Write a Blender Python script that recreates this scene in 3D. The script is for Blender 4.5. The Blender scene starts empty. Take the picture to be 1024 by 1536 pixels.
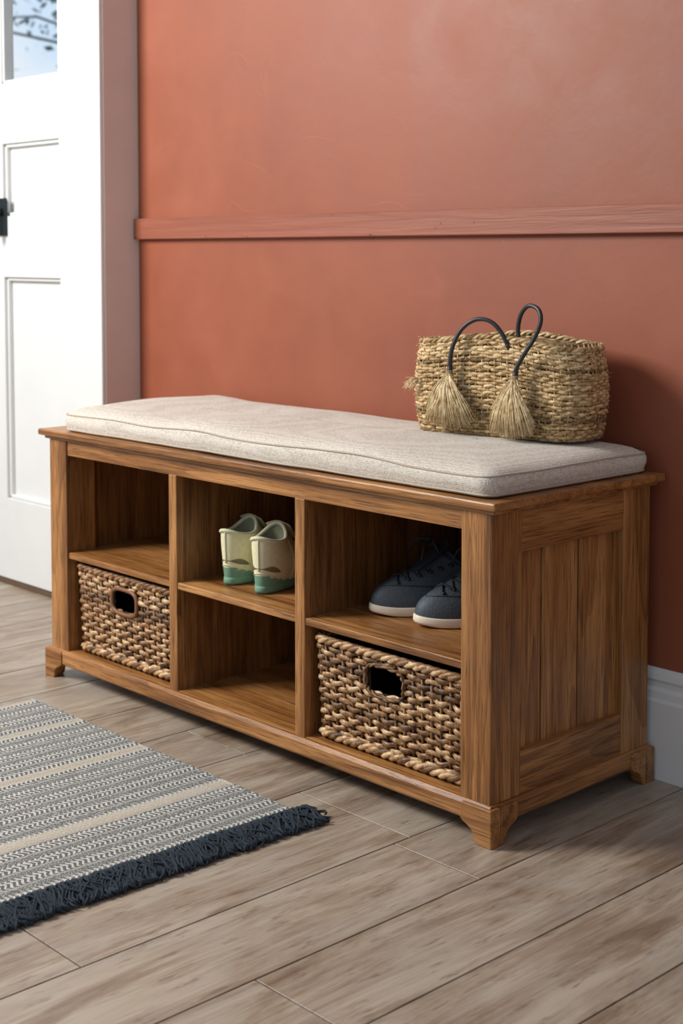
import bpy, random
from math import *
from mathutils import Vector, Matrix, noise
random.seed(7)
SC=bpy.context.scene
COL=SC.collection

# ---------------------------------------------------------------- mesh builder
class MB:
    def __init__(s): s.v=[];s.f=[];s.m=[];s.sm=[]
    def add(s,vs,fs,mat=0,smooth=False):
        o=len(s.v); s.v+= [tuple(v) for v in vs]
        for f in fs: s.f.append(tuple(i+o for i in f)); s.m.append(mat); s.sm.append(smooth)
    def box(s,x0,x1,y0,y1,z0,z1,mat=0):
        vs=[(x,y,z) for x in(x0,x1) for y in(y0,y1) for z in(z0,z1)]
        s.add(vs,[(0,1,3,2),(4,6,7,5),(0,4,5,1),(2,3,7,6),(0,2,6,4),(1,5,7,3)],mat)
    def tube(s,pts,r,sides=6,mat=0,closed=False,flat=1.0,smooth=True,up=(0,0,1)):
        pts=[Vector(p) for p in pts]; n=len(pts)
        up=Vector(up); vs=[];fs=[]
        for i,p in enumerate(pts):
            a=pts[(i-1)%n] if (closed or i>0) else p
            b=pts[(i+1)%n] if (closed or i<n-1) else p
            t=(b-a)
            if t.length<1e-9: t=Vector((1,0,0))
            t.normalize()
            u=up
            if abs(t.dot(u))>.95: u=Vector((1,0.1,0)).normalized()
            nn=t.cross(u).normalized(); bb=nn.cross(t).normalized()
            rr=r[i] if isinstance(r,(list,tuple)) else r
            for k in range(sides):
                q=2*pi*k/sides
                vs.append(p+nn*(cos(q)*rr*flat)+bb*(sin(q)*rr))
        m=n if closed else n-1
        for i in range(m):
            j=(i+1)%n
            for k in range(sides):
                l=(k+1)%sides
                fs.append((i*sides+k,i*sides+l,j*sides+l,j*sides+k))
        if not closed:
            fs.append(tuple(range(sides))[::-1]); fs.append(tuple((n-1)*sides+k for k in range(sides)))
        s.add(vs,fs,mat,smooth)
    def loft(s,rings,mat=0,smooth=True,cap0=False,cap1=False,close=True,matf=None):
        n=len(rings[0]);vs=[p for r in rings for p in r];fs=[]
        o=len(s.v); s.v+=[tuple(v) for v in vs]
        for i in range(len(rings)-1):
            for k in range(n if close else n-1):
                l=(k+1)%n
                f=(i*n+k,i*n+l,(i+1)*n+l,(i+1)*n+k)
                s.f.append(tuple(q+o for q in f)); s.sm.append(smooth)
                s.m.append(matf(i,k) if matf else mat)
        if cap0: s.f.append(tuple(o+q for q in range(n))[::-1]); s.m.append(mat); s.sm.append(False)
        if cap1: s.f.append(tuple(o+(len(rings)-1)*n+q for q in range(n))); s.m.append(mat); s.sm.append(False)
    def prism(s,poly,axis,a,b,mat=0):
        def P(p,t): return {'x':(t,p[0],p[1]),'y':(p[0],t,p[1]),'z':(p[0],p[1],t)}[axis]
        n=len(poly); vs=[P(p,a) for p in poly]+[P(p,b) for p in poly]
        fs=[tuple(range(n)),tuple(range(2*n-1,n-1,-1))]
        for i in range(n):
            j=(i+1)%n; fs.append((i,i+n,j+n,j))
        s.add(vs,fs,mat)
    def obj(s,name,mats,parent=None,bevel=0,seg=2,loc=None,rot=None,sub=0,fix=True):
        me=bpy.data.meshes.new(name); me.from_pydata(s.v,[],s.f)
        for m in mats: me.materials.append(m)
        me.polygons.foreach_set("material_index",s.m)
        me.polygons.foreach_set("use_smooth",s.sm)
        me.update()
        if fix:
            import bmesh
            bm=bmesh.new();bm.from_mesh(me);bmesh.ops.recalc_face_normals(bm,faces=bm.faces);bm.to_mesh(me);bm.free()
        o=bpy.data.objects.new(name,me); COL.objects.link(o)
        if loc: o.location=loc
        if rot: o.rotation_euler=rot
        if parent: o.parent=parent
        if bevel:
            b=o.modifiers.new("bevel","BEVEL"); b.width=bevel;b.segments=seg;b.limit_method='ANGLE';b.angle_limit=radians(40);b.harden_normals=False
        return o
def empty(name,loc=(0,0,0)):
    o=bpy.data.objects.new(name,None); COL.objects.link(o); o.location=loc; o.empty_display_size=.05; return o
def boxobj(name,dims,mat,parent=None,bevel=.0015):
    b=MB(); b.box(*dims); return b.obj(name,[mat],parent,bevel)

# ---------------------------------------------------------------- node helpers
class G:
    def __init__(s,name,rough=.6):
        s.m=bpy.data.materials.new(name); s.m.use_nodes=True; s.nt=s.m.node_tree
        s.b=s.nt.nodes["Principled BSDF"]; s.b.inputs["Roughness"].default_value=rough
    def n(s,t,ins=None,**kw):
        x=s.nt.nodes.new(t)
        for k,v in kw.items(): setattr(x,k,v)
        if ins:
            for k,v in ins.items():
                if isinstance(v,bpy.types.NodeSocket): s.nt.links.new(v,x.inputs[k])
                else: x.inputs[k].default_value=v
        return x
    def math(s,op,a,b=0.0,c=None):
        d={0:a,1:b}
        if c is not None: d[2]=c
        return s.n("ShaderNodeMath",d,operation=op).outputs[0]
    def vm(s,op,a,b): return s.n("ShaderNodeVectorMath",{0:a,1:b},operation=op).outputs[0]
    def noise(s,vec,scale,detail=4,rough=.5,dist=0):
        return s.n("ShaderNodeTexNoise",{"Vector":vec,"Scale":scale,"Detail":detail,"Roughness":rough,"Distortion":dist}).outputs["Fac"]
    def ramp(s,fac,stops,interp='LINEAR'):
        x=s.n("ShaderNodeValToRGB",{0:fac}); r=x.color_ramp; r.interpolation=interp
        while len(r.elements)<len(stops): r.elements.new(.5)
        for e,(p,c) in zip(r.elements,stops):
            e.position=p; e.color=(c[0],c[1],c[2],1) if not isinstance(c,float) else (c,c,c,1)
        return x.outputs[0]
    def mix(s,fac,a,b,mode='MIX'):
        x=s.n("ShaderNodeMix",data_type='RGBA',blend_type=mode)
        for k,v in ((0,fac),(6,a),(7,b)):
            if isinstance(v,bpy.types.NodeSocket): s.nt.links.new(v,x.inputs[k])
            else: x.inputs[k].default_value=v if k==0 else (v[0],v[1],v[2],1)
        return x.outputs[2]
    def color(s,c):
        if isinstance(c,bpy.types.NodeSocket): s.nt.links.new(c,s.b.inputs["Base Color"])
        else: s.b.inputs["Base Color"].default_value=(*c,1)
    def rough(s,c): s.nt.links.new(c,s.b.inputs["Roughness"])
    def bump(s,h,strength=.3,dist=.002):
        x=s.n("ShaderNodeBump",{"Height":h,"Strength":strength,"Distance":dist}); s.nt.links.new(x.outputs[0],s.b.inputs["Normal"])
    def obj(s): return s.n("ShaderNodeTexCoord").outputs["Object"]

def plain(name,c,rough=.6,var=.08,scale=30,bump=.1,metal=0):
    g=G(name,rough); o=g.obj(); f=g.noise(o,scale,5)
    g.color(g.mix(f,tuple(x*(1-var*2) for x in c),tuple(min(1,x*(1+var*2)) for x in c)))
    g.b.inputs["Metallic"].default_value=metal
    if bump: g.bump(f,bump,.002)
    return g.m

def wood(name,axis,cols,rough=.42):
    g=G(name,rough); o=g.obj()
    rnd=g.n("ShaderNodeObjectInfo").outputs["Random"]
    isl=g.n("ShaderNodeNewGeometry").outputs["Random Per Island"]
    rr=g.math('ADD',g.math('MULTIPLY',rnd,17.3),g.math('MULTIPLY',isl,9.1))
    off=g.n("ShaderNodeCombineXYZ",{0:rr,1:g.math('MULTIPLY',rr,.7),2:g.math('MULTIPLY',rr,1.3)}).outputs[0]
    def mp(al,ac):
        sc=[ac,ac,ac]; sc['xyz'.index(axis)]=al
        return g.vm('ADD',g.n("ShaderNodeMapping",{"Vector":o,"Scale":sc}).outputs[0],off)
    big=g.noise(mp(1.2,14),1.5,4,.5,.5)
    rings=g.math('FRACT',g.math('MULTIPLY',g.noise(mp(.6,7),1.0,2,.35,.2),12.0))
    rings=g.math('POWER',rings,1.6)
    mid=g.noise(mp(4,90),1.0,4,.65)
    fine=g.noise(mp(8,300),1.0,4,.7)
    pores=g.noise(mp(16,480),1.0,2,.5)
    v=g.math('ADD',g.math('MULTIPLY',big,.38),g.math('MULTIPLY',g.math('SUBTRACT',.62,rings),.075))
    v=g.math('ADD',v,g.math('MULTIPLY',mid,.28))
    v=g.math('ADD',v,g.math('MULTIPLY',fine,.32))
    v=g.math('ADD',v,g.math('MULTIPLY',g.math('SUBTRACT',isl,.5),.06))
    c=g.ramp(v,[(.38,cols[0]),(.50,cols[1]),(.62,cols[2])])
    blotch=g.noise(g.vm('ADD',o,off),5,4,.55)
    c=g.mix(g.math('MULTIPLY',g.ramp(blotch,[(.32,1.0),(.52,0.0)]),.30),c,cols[0])
    pf=g.ramp(pores,[(.37,1.0),(.43,0.0)])
    c=g.mix(g.math('MULTIPLY',pf,.6),c,tuple(x*.5 for x in cols[0]))
    g.color(c)
    g.rough(g.math('ADD',g.math('MULTIPLY',fine,.25),rough-.12))
    g.bump(g.math('SUBTRACT',g.math('ADD',fine,mid),g.math('MULTIPLY',pf,.5)),.3,.0009)
    return g.m

OAK=[(.135,.048,.012),(.335,.142,.040),(.52,.255,.090)]
OAK_SHADED=[(.095,.033,.009),(.235,.094,.026),(.38,.175,.058)]  # darker oak copy for the cubby insides, their shade put into the colour
OAK_SHADED_BACK=[(.05,.018,.005),(.13,.049,.014),(.23,.092,.030)]  # darkest oak copy for the back boards, cubby shade painted in
wx=wood("oak_grain_x",'x',OAK,.36); wy=wood("oak_grain_y",'y',OAK); wz=wood("oak_grain_z",'z',OAK)
wzi=wood("oak_inner_shaded_z",'z',OAK_SHADED); wzd=wood("oak_back_shaded_z",'z',OAK_SHADED_BACK)

# ---------------------------------------------------------------- room
YW=.4256
def wallmat():
    g=G("terracotta_plaster",.6); o=g.obj()
    big=g.noise(o,1.4,4,.55,.4); mid=g.noise(o,7,5,.6,.3); fi=g.noise(o,110,5,.6)
    st=g.noise(o,3.2,3,.5,.3)
    v=g.math('ADD',g.math('MULTIPLY',big,.6),g.math('MULTIPLY',mid,.4))
    c=g.ramp(v,[(.3,(.245,.063,.029)),(.52,(.295,.079,.036)),(.72,(.335,.100,.050))])
    warp=g.n("ShaderNodeCombineXYZ",{0:g.math('MULTIPLY',g.noise(o,3,1),1.2),1:0.0,2:g.math('MULTIPLY',g.noise(o,2.3,1),1.1)}).outputs[0]
    vo=g.n("ShaderNodeTexVoronoi",{"Vector":g.vm('ADD',o,warp),"Scale":2.2},feature='DISTANCE_TO_EDGE').outputs[0]
    cr=g.math('MULTIPLY',g.ramp(vo,[(0.0,1.0),(.007,0.0)]),g.ramp(g.noise(o,5.1,2),[(.54,0.0),(.62,1.0)]))
    c=g.mix(g.math('MULTIPLY',cr,.12),c,(.42,.16,.10))
    g.color(c)
    h=g.math('ADD',g.math('MULTIPLY',mid,.30),g.math('MULTIPLY',fi,.03)); h=g.math('ADD',h,g.math('MULTIPLY',st,.5)); h=g.math('ADD',h,g.math('MULTIPLY',cr,.035))
    g.bump(h,.26,.014)
    g.rough(g.math('ADD',g.math('MULTIPLY',mid,.25),.42))
    return g.m
WM=wallmat()
white=plain("white_gloss_paint",(.72,.725,.72),.4,.02,12,.12)
pink=plain("reveal_plaster_bounce",(.72,.605,.55),.7,.04,14,.2)  # off-white plaster with the red wall's bounce light tinted into the colour
bbm=plain("baseboard_paint",(.78,.77,.76),.4,.02,15,.1)
boxobj("wall_back",(-1.60,2.4,YW,YW+.12,0,2.6),WM,None,0)
b=MB(); b.box(-1.482,-1.453,.332,YW+.06,0,2.6)
b.box(-3.6,-1.453,.332,YW+.1,2.06,2.6); b.box(-3.6,-2.52,.332,YW+.1,0,2.06)
b.obj("wall_left",[pink],None,0)

g=G("rail_paint",.5);o=g.obj()
f=g.noise(g.n("ShaderNodeMapping",{"Vector":o,"Scale":(3,20,70)}).outputs[0],1,5,.6,.5)
sp=g.noise(o,75,2,.4); spf=g.ramp(sp,[(.22,1.0),(.26,0.0)])
c=g.ramp(f,[(.3,(.235,.062,.031)),(.7,(.315,.098,.054))]); g.color(g.mix(spf,c,(.08,.03,.02))); g.bump(f,.3,.004)
railm=g.m
b=MB(); b.prism([(YW,.883),(YW-.015,.883),(YW-.0155,.885),(YW-.0155,.928),(YW-.014,.930),(YW,.930)],'x',-1.452,2.4)
b.obj("trim_1",[railm],None,.001)
b=MB(); y0=YW-.017
b.prism([(YW,0),(y0,0),(y0,.128),(y0+.003,.133),(y0+.004,.145),(y0+.009,.150),(y0+.009,.158),(y0+.005,.163),(y0+.007,.172),(y0+.013,.180),(YW,.180)],'x',-1.452,2.4)
b.obj("baseboard_back",[bbm],None,.001)

def floormat():
    g=G("floor_planks",.45); o=g.obj(); isl=g.n("ShaderNodeNewGeometry").outputs["Random Per Island"]
    off=g.n("ShaderNodeCombineXYZ",{0:g.math('MULTIPLY',isl,31.0),1:g.math('MULTIPLY',isl,57.0),2:0.0}).outputs[0]
    def mp(sx,sy): return g.vm('ADD',g.n("ShaderNodeMapping",{"Vector":o,"Scale":(sx,sy,1)}).outputs[0],off)
    a=g.noise(mp(12,1.7),1.3,8,.68,1.2); bb=g.noise(mp(5,1.8),1.8,7,.68,.6); fi=g.noise(mp(190,6),1,5,.72); sp=g.noise(mp(75,12),1,4,.65)
    v=g.math('ADD',g.math('MULTIPLY',a,.60),g.math('MULTIPLY',fi,.32)); v=g.math('ADD',v,g.math('MULTIPLY',isl,.09))
    c=g.ramp(v,[(.38,(.155,.100,.063)),(.49,(.30,.222,.158)),(.60,(.45,.37,.288))])
    gr=g.ramp(bb,[(.42,0.0),(.60,1.0)])
    c=g.mix(g.math('MULTIPLY',gr,.5),c,(.42,.375,.32))
    br=g.ramp(bb,[(.32,1.0),(.45,0.0)])
    c=g.mix(g.math('MULTIPLY',br,.42),c,(.19,.128,.082))
    c=g.mix(g.math('MULTIPLY',g.ramp(sp,[(.32,1.0),(.43,0.0)]),.6),c,(.14,.095,.062))
    g.color(c); g.rough(g.math('ADD',g.math('MULTIPLY',a,.3),.22)); g.bump(g.math('ADD',fi,sp),.35,.0013)
    return g.m
FM=floormat(); gap=plain("floor_gap",(.035,.024,.017),.9,.1,20,0)
b=MB(); b.box(-3.6,2.4,-3.4,1.2,-.03,-.0025,1)
xs=[.206+.1605*k for k in range(0,14)]
left=[.046,-.118,-.361,-.555,-.72,-.885,-1.09,-1.255,-1.42,-1.585,-1.75,-1.96,-2.12,-2.33,-2.5,-2.72,-2.9,-3.1,-3.3,-3.6]
xs=sorted(left+xs)
known={-.361:[-.609-.9,-.609,-.048],.046:[-.477-1.2,-.477]}
for i in range(len(xs)-1):
    x0,x1=xs[i],xs[i+1]; rr=random.Random(i*13+5)
    if x0 in known:
        ys=list(known[x0])
        while ys[0]>-3.4: ys.insert(0,ys[0]-1.2)
    else:
        ys=[-3.4-rr.random()*1.1]
    while ys[-1]<1.2: ys.append(ys[-1]+(1.15 if x0 not in(.046,) else 1.3))
    for j in range(len(ys)-1):
        a_=max(ys[j],-3.4);c_=min(ys[j+1],1.2)
        if c_-a_>.01: b.box(x0+.0013,x1-.0013,a_+.0013,c_-.0013,-.012,0,0)
b.obj("floor",[FM,gap],None,.0004,1)

# ---------------------------------------------------------------- door
door=empty("door_1",(-2.0,.38,0))
DI=Matrix.Translation((2.0,-.38,0))
def dpart(name,dims,mat=white,bevel=.002):
    o=boxobj(name,dims,mat,door,bevel); o.matrix_parent_inverse=DI; return o
yf,yb=.362,.40
XR=-1.527; sr=-1.690; cl=-1.954; cc=-2.05; ll=-2.31; XL=-2.475
dpart("stile_right",(sr,XR,yf,yb,.014,2.0)); dpart("stile_left",(XL,ll,yf,yb,.014,2.0))
dpart("muntin",(cc,cl,yf+.0005,yb,.2,1.95))
for nme,z0,z1 in(("rail_bottom",.014,.224),("rail_lock",.790,.945),("rail_mid",1.126,1.277),("rail_top",1.88,2.0)):
    dpart(nme,(ll,sr,yf+.001,yb,z0,z1))
for i,(xa,xb) in enumerate(((cl,sr),(ll,cc))):
    for k,(z0,z1) in enumerate(((.224,.790),(.945,1.126))):
        dpart("panel_%d"%(i*2+k+1),(xa-.003,xb+.003,yf+.020,yb-.004,z0-.003,z1+.003))
        q=MB(); w=.009
        for (a1,a2,b1,b2) in((xa,xb,z0,z0+w),(xa,xb,z1-w,z1),(xa,xa+w,z0,z1),(xb-w,xb,z0,z1)):
            q.box(a1,a2,yf+.008,yf+.021,b1,b2)
        m=q.obj("bead_%d"%(i*2+k+1),[white],door,.003); m.matrix_parent_inverse=DI
    q=MB(); w=.008; z0,z1=1.277,1.88
    for (a1,a2,b1,b2) in((xa,xb,z0,z0+w),(xa,xb,z1-w,z1),(xa,xa+w,z0,z1),(xb-w,xb,z0,z1)):
        q.box(a1,a2,yf+.004,yf+.03,b1,b2)
    m=q.obj("glazing_bead_%d"%(i+1),[white],door,.003); m.matrix_parent_inverse=DI
    g=G("window_glass",.02); g.b.inputs["Transmission Weight"].default_value=1; g.b.inputs["IOR"].default_value=1.02; g.color((1,1,1))
    dpart("glass_%d"%(i+1),(xa,xb,yf+.016,yf+.019,1.262,1.88),g.m,0)
iron=plain("dark_iron",(.018,.028,.030),.45,.1,60,.1,.6)
q=MB(); hx=-1.945
q.box(hx-.028,hx+.012,yf-.006,yf+.001,.895,.990,0)
q.tube([(hx-.008,yf-.004,.955),(hx-.008,yf-.040,.955)],.010,12)
q.tube([(hx-.008,yf-.040,.962),(hx-.008,yf-.046,.945),(hx-.006,yf-.046,.915),(hx-.006,yf-.038,.898)],[.011,.010,.008,.007],10,up=(1,0,0))
m=q.obj("handle",[iron],door,.002); m.matrix_parent_inverse=DI
q=MB(); q.box(-1.524,-1.483,.348,.41,0,2.03); q.box(-1.500,-1.455,.322,.333,0,2.06)
q.box(-2.52,-2.478,.348,.41,0,2.03); q.box(-2.57,-2.50,.322,.333,0,2.06); q.box(-2.52,-1.483,.348,.41,2.003,2.04); q.box(-2.57,-1.455,.322,.333,2.03,2.09)
q.obj("trim_2",[white],None,.003)
boxobj("trim_3",(-2.48,-1.53,.36,.44,0,.012),plain("threshold_wood",(.12,.07,.04),.6),None,.001)

# outdoor tree behind the door window
q=MB(); rt=random.Random(3)
bark=plain("bark",(.22,.23,.25),.9); leafm=plain("leaf_green",(.30,.40,.43),.6)
q.tube([(-8.0,6,0),(-7.9,6,1.2),(-8.1,6.1,2.4),(-7.8,6.2,3.6)],[.16,.13,.10,.05],8)
for k in range(60):
    z=1.6+rt.random()*2.6; a=rt.random()*6.28; l=.8+rt.random()*1.3
    p0=Vector((-7.9,6.05,z)); p1=p0+Vector((cos(a)*l,sin(a)*l,.3+rt.random()*.5)); p2=p1+Vector((cos(a)*.5,sin(a)*.4,rt.uniform(-.2,.3)))
    q.tube([p0,p1,p2],[.020,.011,.005],5)
    for j in range(40):
        c=p1.lerp(p2,rt.random()*1.2)+Vector([rt.gauss(0,.18) for _ in range(3)])
        n=[Vector([rt.gauss(0,.018) for _ in range(3)]) for _ in range(2)]
        q.add([c-n[0],c+n[1],c+n[0],c-n[1]],[(0,1,2,3)],1)
q.obj("garden_tree",[bark,leafm],None,fix=False)
gm=plain("lawn_green",(.16,.22,.10),.9)
boxobj("garden_ground",(-14,4,1.25,16,-.2,-.05),gm,None,0)

# ---------------------------------------------------------------- bench
bench=empty("storage_bench",(-.6,.2,0)); BI=Matrix.Translation((.6,-.2,0))
def bp(name,dims,mat,bevel=.0015):
    o=boxobj(name,dims,mat,bench,bevel); o.matrix_parent_inverse=BI; return o
def bo(q,name,mats,bevel=.0015):
    o=q.obj(name,mats,bench,bevel); o.matrix_parent_inverse=BI; return o
q=MB(); q.box(-1.2056,0,0,.4156,.4875,.5); bo(q,"top_board",[wx],.003)
q=MB(); q.box(-1.194,-.010,.009,.409,.481,.4878); bo(q,"top_moulding",[wx],.002)
for nm,x0,x1 in(("post_front_left",-1.181,-1.121),("post_front_right",-.074,-.016)):
    bp(nm,(x0,x1,.012,.080,.056,.482),wz,.0022)
for nm,x0,x1 in(("post_back_left",-1.181,-1.150),("post_back_right",-.048,-.016)):
    bp(nm,(x0,x1,.328,.397,.056,.482),wz,.002)
bp("rail_front_top",(-1.122,-.073,.0155,.040,.452,.482),wx)
for sx,nm in((0,"right"),(1,"left")):
    xo=-.0182 if sx==0 else -1.1788; xi=-.040 if sx==0 else -1.157
    a,c=min(xo,xi),max(xo,xi)
    bp("side_rail_top_"+nm,(a,c,.0797,.3283,.418,.482),wy)
    bp("side_rail_bottom_"+nm,(a,c,.0797,.3283,.056,.122),wy)
    xo=-.030 if sx==0 else -1.167; xi=-.040 if sx==0 else -1.157
    a,c=min(xo,xi),max(xo,xi); q=MB()
    for y0,y1 in((.078,.1415),(.1453,.2295),(.2333,.330)): q.box(a,c,y0,y1,.120,.420)
    bo(q,"side_panel_"+nm,[wz],.0022)
    xo=-.042 if sx==0 else -1.155; xi=-.052 if sx==0 else -1.145
    a,c=min(xo,xi),max(xo,xi)
    q=MB()
    for k in range(4): q.box(a,c,.081+.078*k,.081+.078*(k+1)-.0015,.062,.481)
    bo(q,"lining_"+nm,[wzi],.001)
for i,(x0,x1) in enumerate(((-.786,-.763),(-.441,-.4175))):
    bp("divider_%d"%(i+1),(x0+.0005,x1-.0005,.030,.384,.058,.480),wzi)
    bp("divider_stile_%d"%(i+1),(x0,x1,.0145,.031,.058,.453),wz)
q=MB(); x=-1.150
while x<-.05:
    x2=min(x+.088,-.048); q.box(x,x2-.0020,.385,.395,.06,.482); x=x2
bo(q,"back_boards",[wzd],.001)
bp("bottom_board",(-1.150,-.046,.016,.386,.046,.060),wx)
for i,(x0,x1) in enumerate(((-1.145,-.785),(-.764,-.440),(-.4185,-.050))):
    q=MB(); q.box(x0,x1,.0165,.386,.2455,.258); bo(q,"shelf_%d"%(i+1),[wx],.002)
q=MB(); q.prism([(.009,.030),(.006,.034),(.006,.053),(.010,.0595),(.03,.0595),(.03,.030)],'x',-1.19,-.012); bo(q,"plinth_front",[wx],.001)
for nm,xa,xb in(("right",-.0095,-.03),("left",-1.1875,-1.167)):
    s=1 if nm=="right" else -1
    q=MB(); q.prism([(xa-s*.002,.030),(xa,.034),(xa,.053),(xa-s*.004,.0595),(xb,.0595),(xb,.030)],'y',.03,.400); bo(q,"plinth_side_"+nm,[wy],.001)
def foot(name,cx,cy,sx,sy):
    tail=[(.030,0),(.0335,.005),(.0345,.012),(.038,.019),(.046,.024),(.054,.027),(.060,.0315),(.060,.052),(.057,.0565)]
    q=MB()
    q.prism([(cx,0)]+[(cx+sx*a,z) for a,z in tail]+[(cx,.0565)],'y',cy,cy+sy*.022)
    q.prism([(cy+sy*.0221,0)]+[(cy+sy*a,z) for a,z in tail]+[(cy+sy*.0221,.0565)],'x',cx,cx+sx*.022)
    bo(q,name,[wx],.0018)
foot("foot_1",-.006,.003,-1,1); foot("foot_2",-1.1935,.003,1,1); foot("foot_3",-.006,.404,-1,-1); foot("foot_4",-1.1935,.404,1,-1)

# ---------------------------------------------------------------- rounded rect outline
def rrect(a,b,r,n=8):
    a=max(a,.0005);b=max(b,.0005); r=min(r,a,b); pts=[]
    for cx,cy,a0 in((a-r,b-r,0),(-(a-r),b-r,pi/2),(-(a-r),-(b-r),pi),(a-r,-(b-r),3*pi/2)):
        for k in range(n+1):
            q=a0+pi/2*k/n; pts.append((cx+r*cos(q),cy+r*sin(q)))
    return pts
def resample(pts,N):
    P=[Vector((p[0],p[1])) for p in pts]; n=len(P)
    L=[(P[(i+1)%n]-P[i]).length for i in range(n)]; T=sum(L); out=[];i=0;acc=0
    for k in range(N):
        s=T*k/N
        while acc+L[i]<s: acc+=L[i]; i+=1
        t=(s-acc)/max(L[i],1e-9); p=P[i].lerp(P[(i+1)%n],t); d=P[(i+1)%n]-P[i]
        if d.length<1e-9: d=P[(i+2)%n]-P[i]
        d.normalize(); out.append((p.x,p.y,d.y,-d.x))
    return out

# ---------------------------------------------------------------- cushion
g=G("linen",.9); o=g.obj()
def sw(axis,k):
    sx=g.n("ShaderNodeSeparateXYZ",{0:o}).outputs[axis]
    return g.math('SINE',g.math('ADD',g.math('MULTIPLY',sx,k),g.math('MULTIPLY',g.noise(o,160,2),9.0)))
w1=sw(0,2300.);w2=sw(1,2300.);w3=sw(2,2300.)
n1=g.noise(g.n("ShaderNodeMapping",{"Vector":o,"Scale":(160,900,900)}).outputs[0],1,3,.6)
n2=g.noise(g.n("ShaderNodeMapping",{"Vector":o,"Scale":(900,160,500)}).outputs[0],1,3,.6)
sp=g.noise(o,520,3,.7)
h=g.math('ADD',g.math('ADD',w1,w2),w3); h=g.math('ADD',g.math('MULTIPLY',h,.09),g.math('ADD',n1,g.math('ADD',n2,sp)))
c=g.ramp(g.math('MULTIPLY',h,.333),[(.36,(.34,.28,.225)),(.5,(.65,.585,.505)),(.60,(.78,.725,.65))])
g.color(c); g.bump(h,.5,.0011); g.b.inputs["Sheen Weight"].default_value=.15
linen=g.m; piping=plain("linen_piping",(.48,.41,.33),.9,.15,400,.4)
CA,CB=.5565,.1955; CXc,CYc=-.5785,.2095
q=MB(); rings=[]
prof=[(.007,.5010),(.0035,.5030),(.0015,.508),(-.0012,.517),(-.0014,.527),(.0005,.5360),(.0025,.5395),(.0045,.5425),(.008,.5460),(.015,.5495),(.027,.5525),(.045,.5550),(.07,.557),(.10,.558),(.13,.5585),(.16,.559),(.185,.559),(.1954,.559)]
def cun(x,y,z):
    top=min(1,max(0,(z-.525)/.02))
    w=noise.noise(Vector((x*3.6+2.2,y*2.4,1.3)))*.0095+noise.noise(Vector((x*8,y*7,4.3)))*.0035-.0055
    bagd=exp(-(((x+.2275)/.20)**2+((y-.298)/.11)**2))
    w=w*(1-bagd)-.0045*bagd
    e=noise.noise(Vector((x*11,y*11,z*25)))*.0025
    return (x+e*.6,y+e*.8,z+w*top+e*.4*(1-bagd))
NQ=420
for ins,z in prof:
    a=CA-ins;bq=CB-ins
    rs=resample(rrect(a,bq,max(.022-ins*.3,.0004),8),NQ)
    rings.append([cun(CXc+p[0],CYc+p[1],z) for p in rs])
q.loft(rings,0,True,cap0=True)
for ins,z in((.0015,.5390),(.0022,.5050)):
    rs=resample(rrect(CA-ins,CB-ins,.022,8),NQ)
    q.tube([cun(CXc+p[0]+p[2]*.0007,CYc+p[1]+p[3]*.0007,z) for p in rs],.0015,6,1,True)
q.obj("seat_cushion",[linen,piping])

# ---------------------------------------------------------------- wicker
def wickermat(name,cols,sc=1.0,rough=.5):
    g=G(name,rough); o=g.obj(); isl=g.n("ShaderNodeNewGeometry").outputs["Random Per Island"]
    a=g.noise(o,65*sc,3,.6); f=g.noise(o,420*sc,3,.6)
    v=g.math('ADD',g.math('MULTIPLY',a,.85),g.math('MULTIPLY',g.math('SUBTRACT',isl,.5),.22)); v=g.math('ADD',v,g.math('MULTIPLY',g.math('SUBTRACT',f,.5),.35))
    g.color(g.ramp(v,[(.24,cols[0]),(.41,cols[1]),(.58,cols[2])])); g.bump(f,.5,.0008)
    return g.m
WK=wickermat("wicker",[(.11,.045,.015),(.37,.19,.078),(.68,.46,.25)],1.0,.36)
WKd=wickermat("wicker_dark",[(.05,.022,.009),(.18,.085,.032),(.34,.18,.08)])
dark=plain("basket_inner_shade",(.05,.028,.015),.9,.1,40,0)  # near-black inner shell, shade inside the basket painted as colour
rimw=plain("hole_rim_brown",(.20,.085,.035),.5)
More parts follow.
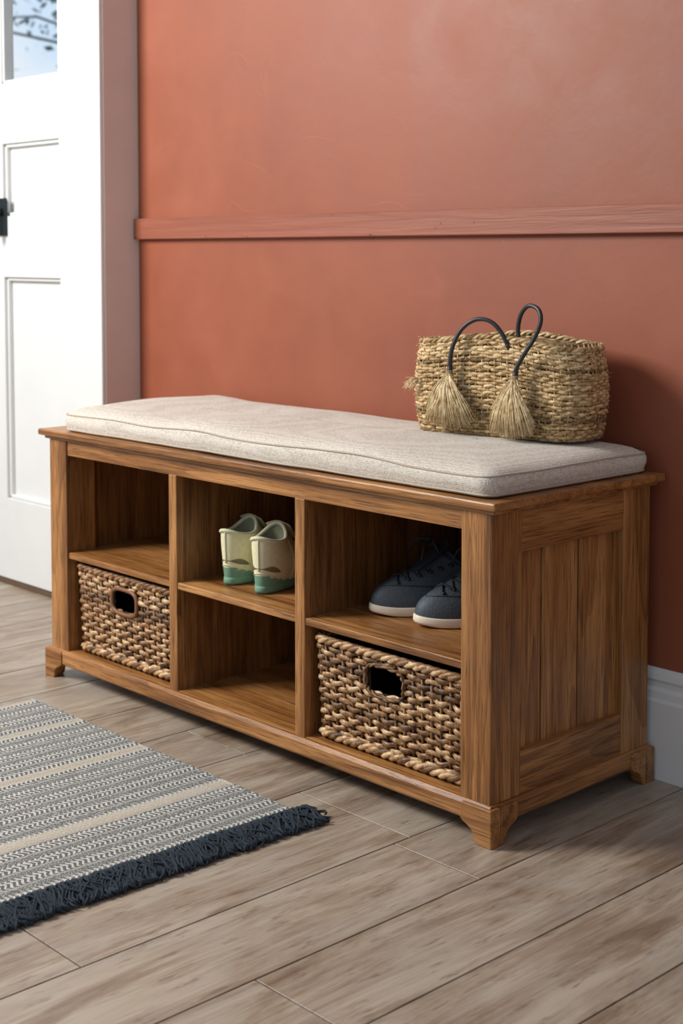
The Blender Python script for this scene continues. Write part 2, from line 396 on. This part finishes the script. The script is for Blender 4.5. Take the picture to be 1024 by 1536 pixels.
def basket(name,cx,cy,z0,a,bb,H,hole,rnd,rimmat=0):
    R=random.Random(rnd); q=MB(); nst=66; N=nst*6; rows=17; dz=H/rows
    for r in range(rows+1):
        z=(r+.25)*dz; k=.965+.035*z/H
        rs=resample(rrect(a*k,bb*k,.02,5),N)
        def flush(seg,mt=0):
            if len(seg)>3: q.tube([p for p,_ in seg],[w for _,w in seg],6,mt,False,.55)
        mt=0 if R.random()<.82 else 1
        pts=[];ph=pi*r
        for j in range(N+1):
            p=rs[j%N]; c=cos(pi*j/6+ph); c=(abs(c)**.8)*(1 if c>0 else -1)
            of=.0032*c+R.uniform(-.0005,.0005)
            zz=z+noise.noise(Vector((p[0]*30,p[1]*30,r*3.1+rnd)))*.0040+.0010*c*(1 if r%2 else -1)
            x=p[0]+p[2]*of; y=p[1]+p[3]*of
            inh=(y<-bb*.7 and abs(p[0]-hole[0])<hole[2] and abs(zz-hole[1])<hole[3])
            if inh: flush(pts,mt); pts=[]
            else: pts.append(((x,y,zz),dz*.54*(.92+.35*noise.noise(Vector((j*.21,r*5.,rnd))))))
        flush(pts,mt)
    rs0=resample(rrect(a*.965,bb*.965,.02,5),nst*2);rs1=resample(rrect(a,bb,.02,5),nst*2)
    for j in range(0,nst*2,2):
        p,p1=rs0[j],rs1[j]
        if p1[1]<-bb*.7 and abs(p1[0]-hole[0])<hole[2]:
            for za,zb in((0,hole[1]-hole[3]),(hole[1]+hole[3],H)):
                q.tube([(p[0]+(p1[0]-p[0])*za/H,p[1]+(p1[1]-p[1])*za/H,za),(p[0]+(p1[0]-p[0])*zb/H,p[1]+(p1[1]-p[1])*zb/H,zb)],.0026,5,1)
        else: q.tube([(p[0],p[1],0),(p1[0],p1[1],H)],.0026,5,1)
    for zc,kk,rad in((H+.003,1.0,.0052),(.004,.97,.0060)):
        rs=resample(rrect(a*kk,bb*kk,.02,5),360)
        for s in range(3):
            q.tube([(p[0]+p[2]*.0042*cos(j*2*pi/15+s*2.094),p[1]+p[3]*.0042*cos(j*2*pi/15+s*2.094),zc+.0036*sin(j*2*pi/15+s*2.094)) for j,p in enumerate(rs)],rad*.82,6,0 if s else 1,True)
    hr=[]
    for k in range(36):
        t=2*pi*k/36; ct,st=cos(t),sin(t)
        ex=(abs(ct)**.6)*(1 if ct>0 else -1)*(hole[2]+.001); ez=(abs(st)**.6)*(1 if st>0 else -1)*(hole[3]+.002)
        hr.append((hole[0]+ex,-bb*(.965+.035*(hole[1]/H))-.001,hole[1]+ez))
    if rimmat:
        q.tube([(p[0],p[1]-.003,p[2]) for p in hr],.0042,8,2,True,up=(0,1,0))
    else:
        for s in range(2):
            q.tube([(p[0],p[1]-.002+.003*cos(j*1.35+s*pi),p[2]+.002*sin(j*1.35+s*pi)) for j,p in enumerate(hr)],.0024,6,1,True,up=(0,1,0))
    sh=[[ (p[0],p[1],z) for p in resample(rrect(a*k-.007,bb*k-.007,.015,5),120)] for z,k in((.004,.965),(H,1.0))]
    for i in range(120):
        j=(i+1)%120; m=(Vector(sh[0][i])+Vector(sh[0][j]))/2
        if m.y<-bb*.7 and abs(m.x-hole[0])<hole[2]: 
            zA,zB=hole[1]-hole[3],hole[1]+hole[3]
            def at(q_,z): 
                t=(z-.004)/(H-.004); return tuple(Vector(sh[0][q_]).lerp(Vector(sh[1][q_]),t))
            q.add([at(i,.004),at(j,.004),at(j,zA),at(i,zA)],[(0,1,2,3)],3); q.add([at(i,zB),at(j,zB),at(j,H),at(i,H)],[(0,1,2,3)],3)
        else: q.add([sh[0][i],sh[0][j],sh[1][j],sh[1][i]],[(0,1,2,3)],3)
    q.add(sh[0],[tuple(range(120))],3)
    return q.obj(name,[WK,WKd,rimw,dark],None,loc=(cx,cy,z0),fix=False)
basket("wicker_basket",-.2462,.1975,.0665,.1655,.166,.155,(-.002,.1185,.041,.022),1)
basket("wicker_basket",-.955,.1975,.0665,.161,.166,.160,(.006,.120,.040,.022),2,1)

# ---------------------------------------------------------------- straw bag
ST=wickermat("straw",[(.24,.13,.045),(.54,.36,.165),(.80,.60,.345)],1.5,.55)
STd=wickermat("straw_dark",[(.12,.07,.025),(.25,.16,.07),(.40,.28,.14)],1.4,.8)  # darker tan straw for inner shell, tassel knots and random rows
leather=plain("black_leather",(.022,.022,.026),.42,.1,90,.2)
BZ=.5545
bag=empty("straw_tote_bag",(-.2265,.298,BZ)); bag.rotation_euler=(0,0,radians(10))
def bagk(t): return .945+.080*sin(pi*min(1,t*.8+.1))-.005*t
A_,B_,HB=.159,.067,.150
q=MB(); R=random.Random(11); nst=70; N=nst*4; rows=30
def ztop(x,t): return t*HB*(1+.03*sin(x*22+1))+.0055*t*sin(x*17+2.2)
for r in range(rows+1):
    t=r/rows; rs=resample(rrect(A_*bagk(t),B_*bagk(t),.05,7),N); pts=[];rad=[]
    for j in range(N):
        p=rs[j]; c=cos(pi*j/4+pi*r)
        of=.0016*c+R.uniform(-.0008,.0008)
        zz=ztop(p[0],t)+noise.noise(Vector((p[0]*40,p[1]*40,r*1.7)))*.0034*min(1,r/3)
        pts.append((p[0]+p[2]*of,p[1]+p[3]*of,zz+.003)); rad.append(HB/rows*.60*(.9+.5*abs(noise.noise(Vector((j*.35,r*3.7,2))))))
    q.tube(pts,rad,5,0 if R.random()<.88 else 1,True,.7)
rr_=[resample(rrect(A_*bagk(t),B_*bagk(t),.05,7),nst*2) for t in(0,.25,.5,.75,1.0)]
for j in range(0,nst*2,2):
    q.tube([(rr_[i][j][0],rr_[i][j][1],HB*.25*i+.003) for i in range(5)],.0014,5,0)
rs=resample(rrect(A_*bagk(1),B_*bagk(1),.05,7),340)
for s in range(3):
    q.tube([(p[0]+p[2]*.0028*cos(j*.42+s*2.094),p[1]+p[3]*.0028*cos(j*.42+s*2.094),ztop(p[0],1)+.004+.0026*sin(j*.42+s*2.094)) for j,p in enumerate(rs)],.0028,5,0,True)
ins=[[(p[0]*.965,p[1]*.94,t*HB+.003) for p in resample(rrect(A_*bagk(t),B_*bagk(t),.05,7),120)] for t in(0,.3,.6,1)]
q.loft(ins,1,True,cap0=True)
for k in range(420):
    j=R.randrange(340); t=R.random(); p=rs[j]
    x,y=p[0]*bagk(t)/bagk(1),p[1]*bagk(t)/bagk(1); z=t*HB+.006
    d=Vector((p[2],p[3],R.uniform(-.6,.6)))*R.uniform(.002,.006); d+=Vector((-p[3],p[2],0))*R.uniform(-.012,.012)
    q.tube([(x+p[2]*.002,y+p[3]*.002,z),(x+p[2]*.003+d.x*.6,y+p[3]*.003+d.y*.6,z+d.z*.8),(x+p[2]*.002+d.x,y+p[3]*.002+d.y,z+d.z)],.0005,3,0)
body=q.obj("woven_body",[ST,STd],bag,fix=False)
BM=(Matrix.Translation((-.2265,.298,BZ))@Matrix.Rotation(radians(10),4,'Z')).inverted()
def smoothpts(P,n=6):
    P=[Vector(p) for p in P]; out=[]
    for i in range(len(P)-1):
        p0=P[max(i-1,0)];p1=P[i];p2=P[i+1];p3=P[min(i+2,len(P)-1)]
        for k in range(n):
            t=k/n; out.append(.5*((2*p1)+(-p0+p2)*t+(2*p0-5*p1+4*p2-p3)*t*t+(-p0+3*p1-3*p2+p3)*t**3))
    out.append(P[-1]); return out
q=MB()
H1=[(-.275,.207,.658),(-.274,.205,.675),(-.270,.207,.700),(-.256,.213,.728),(-.232,.220,.744),(-.206,.227,.741),(-.187,.234,.720),(-.178,.242,.692),(-.175,.252,.665)]
H2=[(-.152,.225,.655),(-.150,.223,.668),(-.136,.225,.692),(-.119,.229,.718),(-.109,.232,.744),(-.117,.236,.763),(-.140,.240,.768),(-.158,.243,.753),(-.166,.246,.726),(-.160,.248,.700),(-.148,.252,.680),(-.143,.258,.660)]
for H in(H1,H2):
    q.tube([BM@Vector(p) for p in smoothpts(H)],.0036,8,0,up=(.2,1,.1))
    p=Vector(H[0]); q.tube([BM@(p+Vector((0,-.001,.010))),BM@(p+Vector((0,-.002,-.004)))],.0048,8,0,up=(0,1,0))
q.obj("handles",[leather],bag,fix=False)
q=MB(); R=random.Random(5)
fib=wickermat("tassel_fibre",[(.38,.25,.11),(.62,.46,.245),(.84,.69,.44)],1.5,.6)
for (rx,ry,rz,xa,xb,zb) in((-.275,.204,.657,-.318,-.228,.574),(-.152,.221,.654,-.198,-.118,.566)):
    q.tube([BM@Vector((rx,ry,rz+.004)),BM@Vector((rx,ry,rz-.014))],[.006,.0075],8,1,up=(0,1,0))
    for k in range(420):
        u=R.random(); dpt=R.random()
        xe=xa+(xb-xa)*u; ze=zb+R.uniform(-.010,.016)+.018*abs(u-.5)**1.5
        fy=.197+.176*(xe+.35)-.004-.016*dpt*(1-abs(u-.5))
        p0=Vector((rx+R.gauss(0,.0025),ry-.002+R.gauss(0,.0015),rz-.002))
        p3=Vector((xe,fy,ze)); w=R.uniform(-.004,.004)
        pts=[p0,p0.lerp(p3,.3)+Vector(((xe-rx)*.16,-.006,-.002)),p0.lerp(p3,.65)+Vector(((xe-rx)*.12+w,-.005,-.002)),p3+Vector((w,0,0))]
        q.tube([BM@v for v in pts],[.0008,.0008,.0007,.0004],3,0,up=(0,1,0))
for k in range(40):
    p0=Vector((-.345+R.gauss(0,.003),.203,.640+R.gauss(0,.003))); p1=p0+Vector((-.018+R.gauss(0,.006),-.006,-.010+R.gauss(0,.005)))
    q.tube([BM@p0,BM@((p0+p1)/2+Vector((0,-.002,.003))),BM@p1],[.0007,.0006,.0004],3,0,up=(0,1,0))
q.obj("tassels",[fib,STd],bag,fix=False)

# ---------------------------------------------------------------- shoes
def shoe(name,L,W,sole,ops,loc,ang,mats,laces=False,patch=False):
    q=MB(); N=72
    hz,side,tong,oc,ol,ow=ops
    def half(t):
        t=min(max(t,0),1)
        return W*(sin(pi*min(max(t,.0),1))**.42 if 0<t<1 else 0)*(.80+.22*(1/(1+exp(-(t-.5)*9)))-.05*exp(-((t-.42)/.13)**2))
    def S(th,k=1.0):
        t=.5+.5*cos(th); y=half(t)*(1 if sin(th)>=0 else -1)
        return Vector((L/2+(t*L-L/2)*k,y*k,0))
    def O(th):
        c=cos(th); z=side+(tong-side)*max(0,c)**2+(hz-side)*max(0,-c)**2.5
        return Vector((oc*L+ol*L*c-(.012 if c<0 else 0)*abs(c),ow*W*sin(th),z))
    def U(th,v):
        s=S(th,.975); s.z=sole; o=O(th); c=max(0,cos(th))**1.2; 
        p1=Vector((s.x+.004*cos(th),s.y*1.03,sole+.020+.026*c)); 
        p2=Vector((o.x*(1-.5*c)+s.x*.5*c,o.y*1.12*(1-.3*c)+s.y*.3*c,(o.z*.72)*(1-c)+(sole+.043)*c))
        return s*(1-v)**3+p1*3*v*(1-v)**2+p2*3*v*v*(1-v)+o*v**3
    rs=[]
    for k,z in((.955,.0006),(.99,.003),(1.0,sole*.5),(.995,sole),(.98,sole+.002),(.96,sole+.0015)):
        ring=[]
        for i in range(N):
            p=S(2*pi*i/N,k); tt=p.x/L; p.z=z+(.008*max(0,(tt-.8)/.2)**2 if z<.002 else .004*max(0,(tt-.8)/.2)**2); ring.append(p)
        rs.append(ring)
    q.loft(rs,1,True,cap0=True)
    V=18
    rs=[[U(2*pi*i/N,j/V) for i in range(N)] for j in range(V+1)]
    def mf(i,k):
        th=2*pi*(k+.5)/N; v=(i+.5)/V
        if patch:
            if cos(th)<-.1 and v<.27*(-cos(th))**1.5+.03: return 3
            if v<.06: return 3
            if v>.94: return 4
            return 0
        if v>.93: return 3
        return 0
    q.loft(rs,0,True,matf=mf)
    q.tube([O(2*pi*i/N) for i in range(N)],.0036,6,4 if patch else 3,True)
    if patch:
        q.tube([U(pi+x*.1,.29*max(.02,cos(x*.1))**1.5+.04)+Vector((-.0006*cos(x*.1),0,0)) for x in range(-14,15)],.0010,5,4)
        q.tube([U(pi,v/8)+Vector((-.0008,0,0)) for v in range(3,9)],.0013,6,4,up=(0,1,0))
        for sg in(1,-1):
            q.tube([U(sg*(2.0-.10*v),v/10)+Vector((0,sg*.0008,0)) for v in range(1,10)],.0009,5,4,up=(0,1,0))
    inn=[[O(2*pi*i/N)*1.0 for i in range(N)]]
    for k,dz in((.88,.012),(.9,.03),(.95,.055)):
        ring=[]
        for i in range(N):
            o=O(2*pi*i/N); c=Vector((oc*L,0,0)); p=c+(Vector((o.x,o.y,0))-c)*k; p.z=max(o.z-dz,sole+.006); ring.append(p)
        inn.append(ring)
    q.loft(inn,2,True,cap1=True)
    if not patch:
        q.tube([U(th,.33+.12*abs(th)) +Vector((0,0,.0004)) for th in [x*.1 for x in range(-13,14)]],.0009,5,3)
    tg=[]
    for j in range(7):
        u=j/6; base=U(0,.70+.25*min(1,u*1.2)); x=base.x-.012*u; z=base.z+.004+ (.018 if not patch else .010)*u
        tg.append([Vector((x+yy*yy*2,yy*1.0,z-abs(yy)**1.5*2.0)) for yy in [(-.020+.005*m)*(1+.2*u) for m in range(9)]])
    for j,rw in enumerate(tg[:-1]):
        for m in range(8): q.add([rw[m],rw[m+1],tg[j+1][m+1],tg[j+1][m]],[(0,1,2,3)],3 if not patch else 4,True)
    if laces:
        Vs=[.44,.53,.62,.71,.80,.90]
        for j,v in enumerate(Vs):
            a=.40+.30*j/5*1.4
            for sg in(1,-1):
                A=U(sg*a,v)+Vector((0,0,.001)); Bp=U(-sg*(a+.08),min(v+.08,.97))+Vector((0,0,.001)); M=(A+Bp)/2+Vector((.002,0,.008))
                q.tube(smoothpts([A,M,Bp],5),.0022,6,4)
            for sg in(1,-1):
                e=U(sg*(a+.02),v); q.tube([e+Vector((0,0,-.001)),e+Vector((0,sg*.001,.002))],.003,8,3)
        kx=U(0,.93); kx=Vector((kx.x,0,kx.z+.012))
        for sg in(1,-1):
            lp=[kx,kx+Vector((.012,sg*.016,.016)),kx+Vector((.016,sg*.036,.012)),kx+Vector((.010,sg*.040,-.002)),kx+Vector((.004,sg*.020,.0)),kx]
            q.tube(smoothpts(lp,6),.0018,6,4)
            ed=[kx,kx+Vector((.014,sg*.012,.012)),kx+Vector((.030,sg*.026,.006)),kx+Vector((.038,sg*.034,-.014))]
            q.tube(smoothpts(ed,5),.0017,6,4)
        q.tube([kx+Vector((0,-.004,0)),kx+Vector((.002,0,.003)),kx+Vector((0,.004,0))],.004,8,4)
    return q.obj(name,mats,None,loc=loc,rot=(0,0,ang),fix=False)
navy=plain("navy_canvas",(.052,.068,.088),.6,.2,300,.4); navy2=plain("navy_trim",(.016,.021,.030),.6,.1,200,.3)
rub=plain("cream_rubber",(.80,.68,.54),.5,.04,60,.05); inner=plain("shoe_lining",(.03,.03,.035),.9); lace=plain("black_lace",(.012,.013,.018),.7,.1,400,.4)
ops=(.090,.070,.104,.27,.20,.62)
zs=.2583
a_=atan2(-.22,-.11)
shoe("sneaker",.245,.044,.014,ops,(-.250,.325,zs),a_,[navy,rub,inner,navy2,lace],True)
shoe("sneaker",.245,.044,.014,ops,(-.149,.325,zs),a_,[navy,rub,inner,navy2,lace],True)
sage=plain("sage_cream_suede",(.70,.66,.43),.85,.08,120,.3); teal=plain("green_rubber",(.15,.30,.21),.6,.12,80,.2)
cream=plain("cream_piping",(.62,.61,.42),.8,.05,100,.2); inn2=plain("sage_lining",(.22,.22,.15),.9)
ops2=(.100,.090,.113,.22,.18,.70)
a2=atan2(.937,-.35)+.06
shoe("slip_on_shoe",.190,.0385,.012,ops2,(-.683,.066,zs),a2-.15,[sage,teal,inn2,teal,cream],False,True)
shoe("slip_on_shoe",.190,.0385,.012,ops2,(-.590,.064,zs),a2,[sage,teal,inn2,teal,cream],False,True)

# ---------------------------------------------------------------- rug
g=G("rug_weave",.95); o=g.obj(); sep=g.n("ShaderNodeSeparateXYZ",{0:o}); X=sep.outputs[0];Y=sep.outputs[1]
X=g.math('SUBTRACT',X,g.math('MULTIPLY',g.math('ADD',Y,.114),.030))
jit=g.math('MULTIPLY',g.math('SUBTRACT',g.noise(o,70,3),.5),.005)
Xj=g.math('ADD',X,jit)
sp=g.noise(o,420,3,.75); spk=g.ramp(sp,[(.46,0.0),(.53,1.0)])
tri=g.math('ABSOLUTE',g.math('SUBTRACT',g.math('FRACT',g.math('MULTIPLY',Xj,1/.018)),.5))
zig=g.math('SINE',g.math('ADD',g.math('MULTIPLY',Y,2*pi/.0085),g.math('MULTIPLY',tri,8.0)))
zig=g.math('ADD',zig,g.math('MULTIPLY',g.math('SUBTRACT',g.noise(o,190,3,.7),.5),4.5))
dash=g.ramp(zig,[(.0,0.0),(.3,1.0)])
rowsel=g.math('SINE',g.math('MULTIPLY',Xj,2*pi/.040))
rows_=g.math('GREATER_THAN',rowsel,-.15)
pat=g.math('MULTIPLY',dash,rows_)
sp2=g.math('MULTIPLY',spk,g.math('SUBTRACT',1.0,rows_))
pat=g.math('ADD',pat,g.math('MULTIPLY',sp2,.6))
thin=g.math('GREATER_THAN',g.math('SINE',g.math('MULTIPLY',Xj,2*pi/.020)),.88)
pat=g.math('MAXIMUM',pat,g.math('MULTIPLY',thin,.6))
dk=g.mix(sp,(.06,.065,.068),(.23,.23,.22)); lt=g.mix(sp,(.52,.50,.45),(.84,.82,.77))
c=g.mix(pat,dk,lt)
u=g.math('DIVIDE',g.math('ADD',Xj,1.05),.83)
bands=g.n("ShaderNodeValToRGB",{0:u}); r=bands.color_ramp; r.interpolation='CONSTANT'
def pos(x): return (x+1.05)/.83
st=[(0,1),(pos(-1.035),0),(pos(-.895),1),(pos(-.875),0),(pos(-.70),1),(pos(-.675),0),(pos(-.475),1),(pos(-.445),0),(pos(-.305),1)]
while len(r.elements)<len(st): r.elements.new(.5)
for e,(p,v) in zip(r.elements,st): e.position=p;e.color=(v,v,v,1)
plainc=g.mix(g.noise(g.n("ShaderNodeMapping",{"Vector":o,"Scale":(500,200,1)}).outputs[0],1,3,.7),(.42,.36,.28),(.80,.73,.62))
c=g.mix(bands.outputs[0],c,plainc)
g.color(c); g.bump(g.math('ADD',g.math('MULTIPLY',pat,.4),sp),.9,.003)
rugm=g.m
fr=plain("navy_fringe",(.020,.030,.043),.9,.35,150,.3)
q=MB(); nx,ny=90,120; x0,x1=-1.05,-.282; ya,yb_=-1.35,-.114
def rz(x,y): return .0068+.0012*noise.noise(Vector((x*5,y*5,0)))
def ex(x,y):
    u=(x-x0)/(x1-x0); return x-.036*u*(yb_-y)+.002*noise.noise(Vector((y*12,x*3,5)))
top=[[ (ex(x0+(x1-x0)*i/nx,ya+(yb_-ya)*j/ny),ya+(yb_-ya)*j/ny,rz(x0+(x1-x0)*i/nx,ya+(yb_-ya)*j/ny)) for j in range(ny+1)] for i in range(nx+1)]
vs=[p for r_ in top for p in r_]; fs=[(i*(ny+1)+j,(i+1)*(ny+1)+j,(i+1)*(ny+1)+j+1,i*(ny+1)+j+1) for i in range(nx) for j in range(ny)]
q.add(vs,fs,0,True)
per=[top[i][0] for i in range(nx+1)]+[top[nx][j] for j in range(1,ny+1)]+[top[i][ny] for i in range(nx-1,-1,-1)]+[top[0][j] for j in range(ny-1,0,-1)]
q.loft([per,[(p[0],p[1],.0005) for p in per]],0,True)
for k in (ny,0):
    q.tube([(p[0],p[1],.0045) for p in [top[i][k] for i in range(nx+1)]],.0035,6,0)
R=random.Random(9)
q.tube([(top[nx][j][0]+.002,top[nx][j][1],.008) for j in range(ny+1)],.006,6,1)
for k in range(3200):
    y=ya+(yb_-ya)*R.random()+.002; xb=ex(x1,y)
    l=R.uniform(.020,.050); hz=R.uniform(.004,.014); dy=R.gauss(0,.012); cu=R.uniform(-1,1)*.009
    P=[(xb-.010,y,.007),(xb+.003,y+dy*.1,.006+hz),(xb+l*.4,y+dy*.4+cu,.005+hz),(xb+l*.75,y+dy*.8-cu,.005+hz*.5),(xb+l,y+dy+cu*.6,R.uniform(.002,.007))]
    q.tube(smoothpts(P,2),[.0020]*6+[.0025,.0024,.0014],4,1)
q.obj("area_rug",[rugm,fr],None,fix=False)

# ---------------------------------------------------------------- light
w=bpy.data.worlds.new("sky_world"); SC.world=w; w.use_nodes=True; nt=w.node_tree
bg=nt.nodes["Background"]; tc=nt.nodes.new("ShaderNodeTexCoord"); nz=nt.nodes.new("ShaderNodeTexNoise"); nz.inputs["Scale"].default_value=5; nz.inputs["Detail"].default_value=5
nt.links.new(tc.outputs["Generated"],nz.inputs["Vector"])
rp=nt.nodes.new("ShaderNodeValToRGB"); rp.color_ramp.elements[0].position=.46; rp.color_ramp.elements[0].color=(.62,.78,.96,1); rp.color_ramp.elements[1].position=.60; rp.color_ramp.elements[1].color=(1,.985,.96,1)
nt.links.new(nz.outputs["Fac"],rp.inputs[0]); nt.links.new(rp.outputs[0],bg.inputs[0])
sx=nt.nodes.new("ShaderNodeSeparateXYZ"); nt.links.new(tc.outputs["Generated"],sx.inputs[0])
mr=nt.nodes.new("ShaderNodeMapRange"); mr.inputs["From Min"].default_value=.1; mr.inputs["From Max"].default_value=.5; mr.inputs["To Min"].default_value=.52; mr.inputs["To Max"].default_value=1.0
nt.links.new(sx.outputs[1],mr.inputs["Value"]); nt.links.new(mr.outputs[0],bg.inputs[1])
def area(name,loc,tgt,sx,sy,e,col):
    l=bpy.data.lights.new(name,'AREA'); l.shape='RECTANGLE'; l.size=sx;l.size_y=sy;l.energy=e;l.color=col
    o=bpy.data.objects.new(name,l);COL.objects.link(o);o.location=loc
    o.rotation_euler=(Vector(tgt)-Vector(loc)).to_track_quat('-Z','Y').to_euler(); return o
area("window_light",(-1.9,-1.6,2.0),(-.5,.2,.4),.8,1.0,90,(1,.965,.91))

# ---------------------------------------------------------------- camera
cd=bpy.data.cameras.new("camera"); co=bpy.data.objects.new("camera",cd); COL.objects.link(co)
yaw,pit=.8172,.0637
fw=Vector((-sin(yaw)*cos(pit),cos(yaw)*cos(pit),-sin(pit))); rt_=Vector((cos(yaw),sin(yaw),0)); up=rt_.cross(fw)
M=Matrix((( rt_.x,up.x,-fw.x,1.313),(rt_.y,up.y,-fw.y,-1.5264),(rt_.z,up.z,-fw.z,.8496),(0,0,0,1)))
co.matrix_world=M
cd.sensor_width=36; cd.lens=2164.5*36/1536; cd.shift_y=-249.2/1536; cd.clip_start=.02
cd.dof.use_dof=True; cd.dof.focus_distance=2.15; cd.dof.aperture_fstop=6.3
SC.camera=co
SC.view_settings.view_transform='Standard'
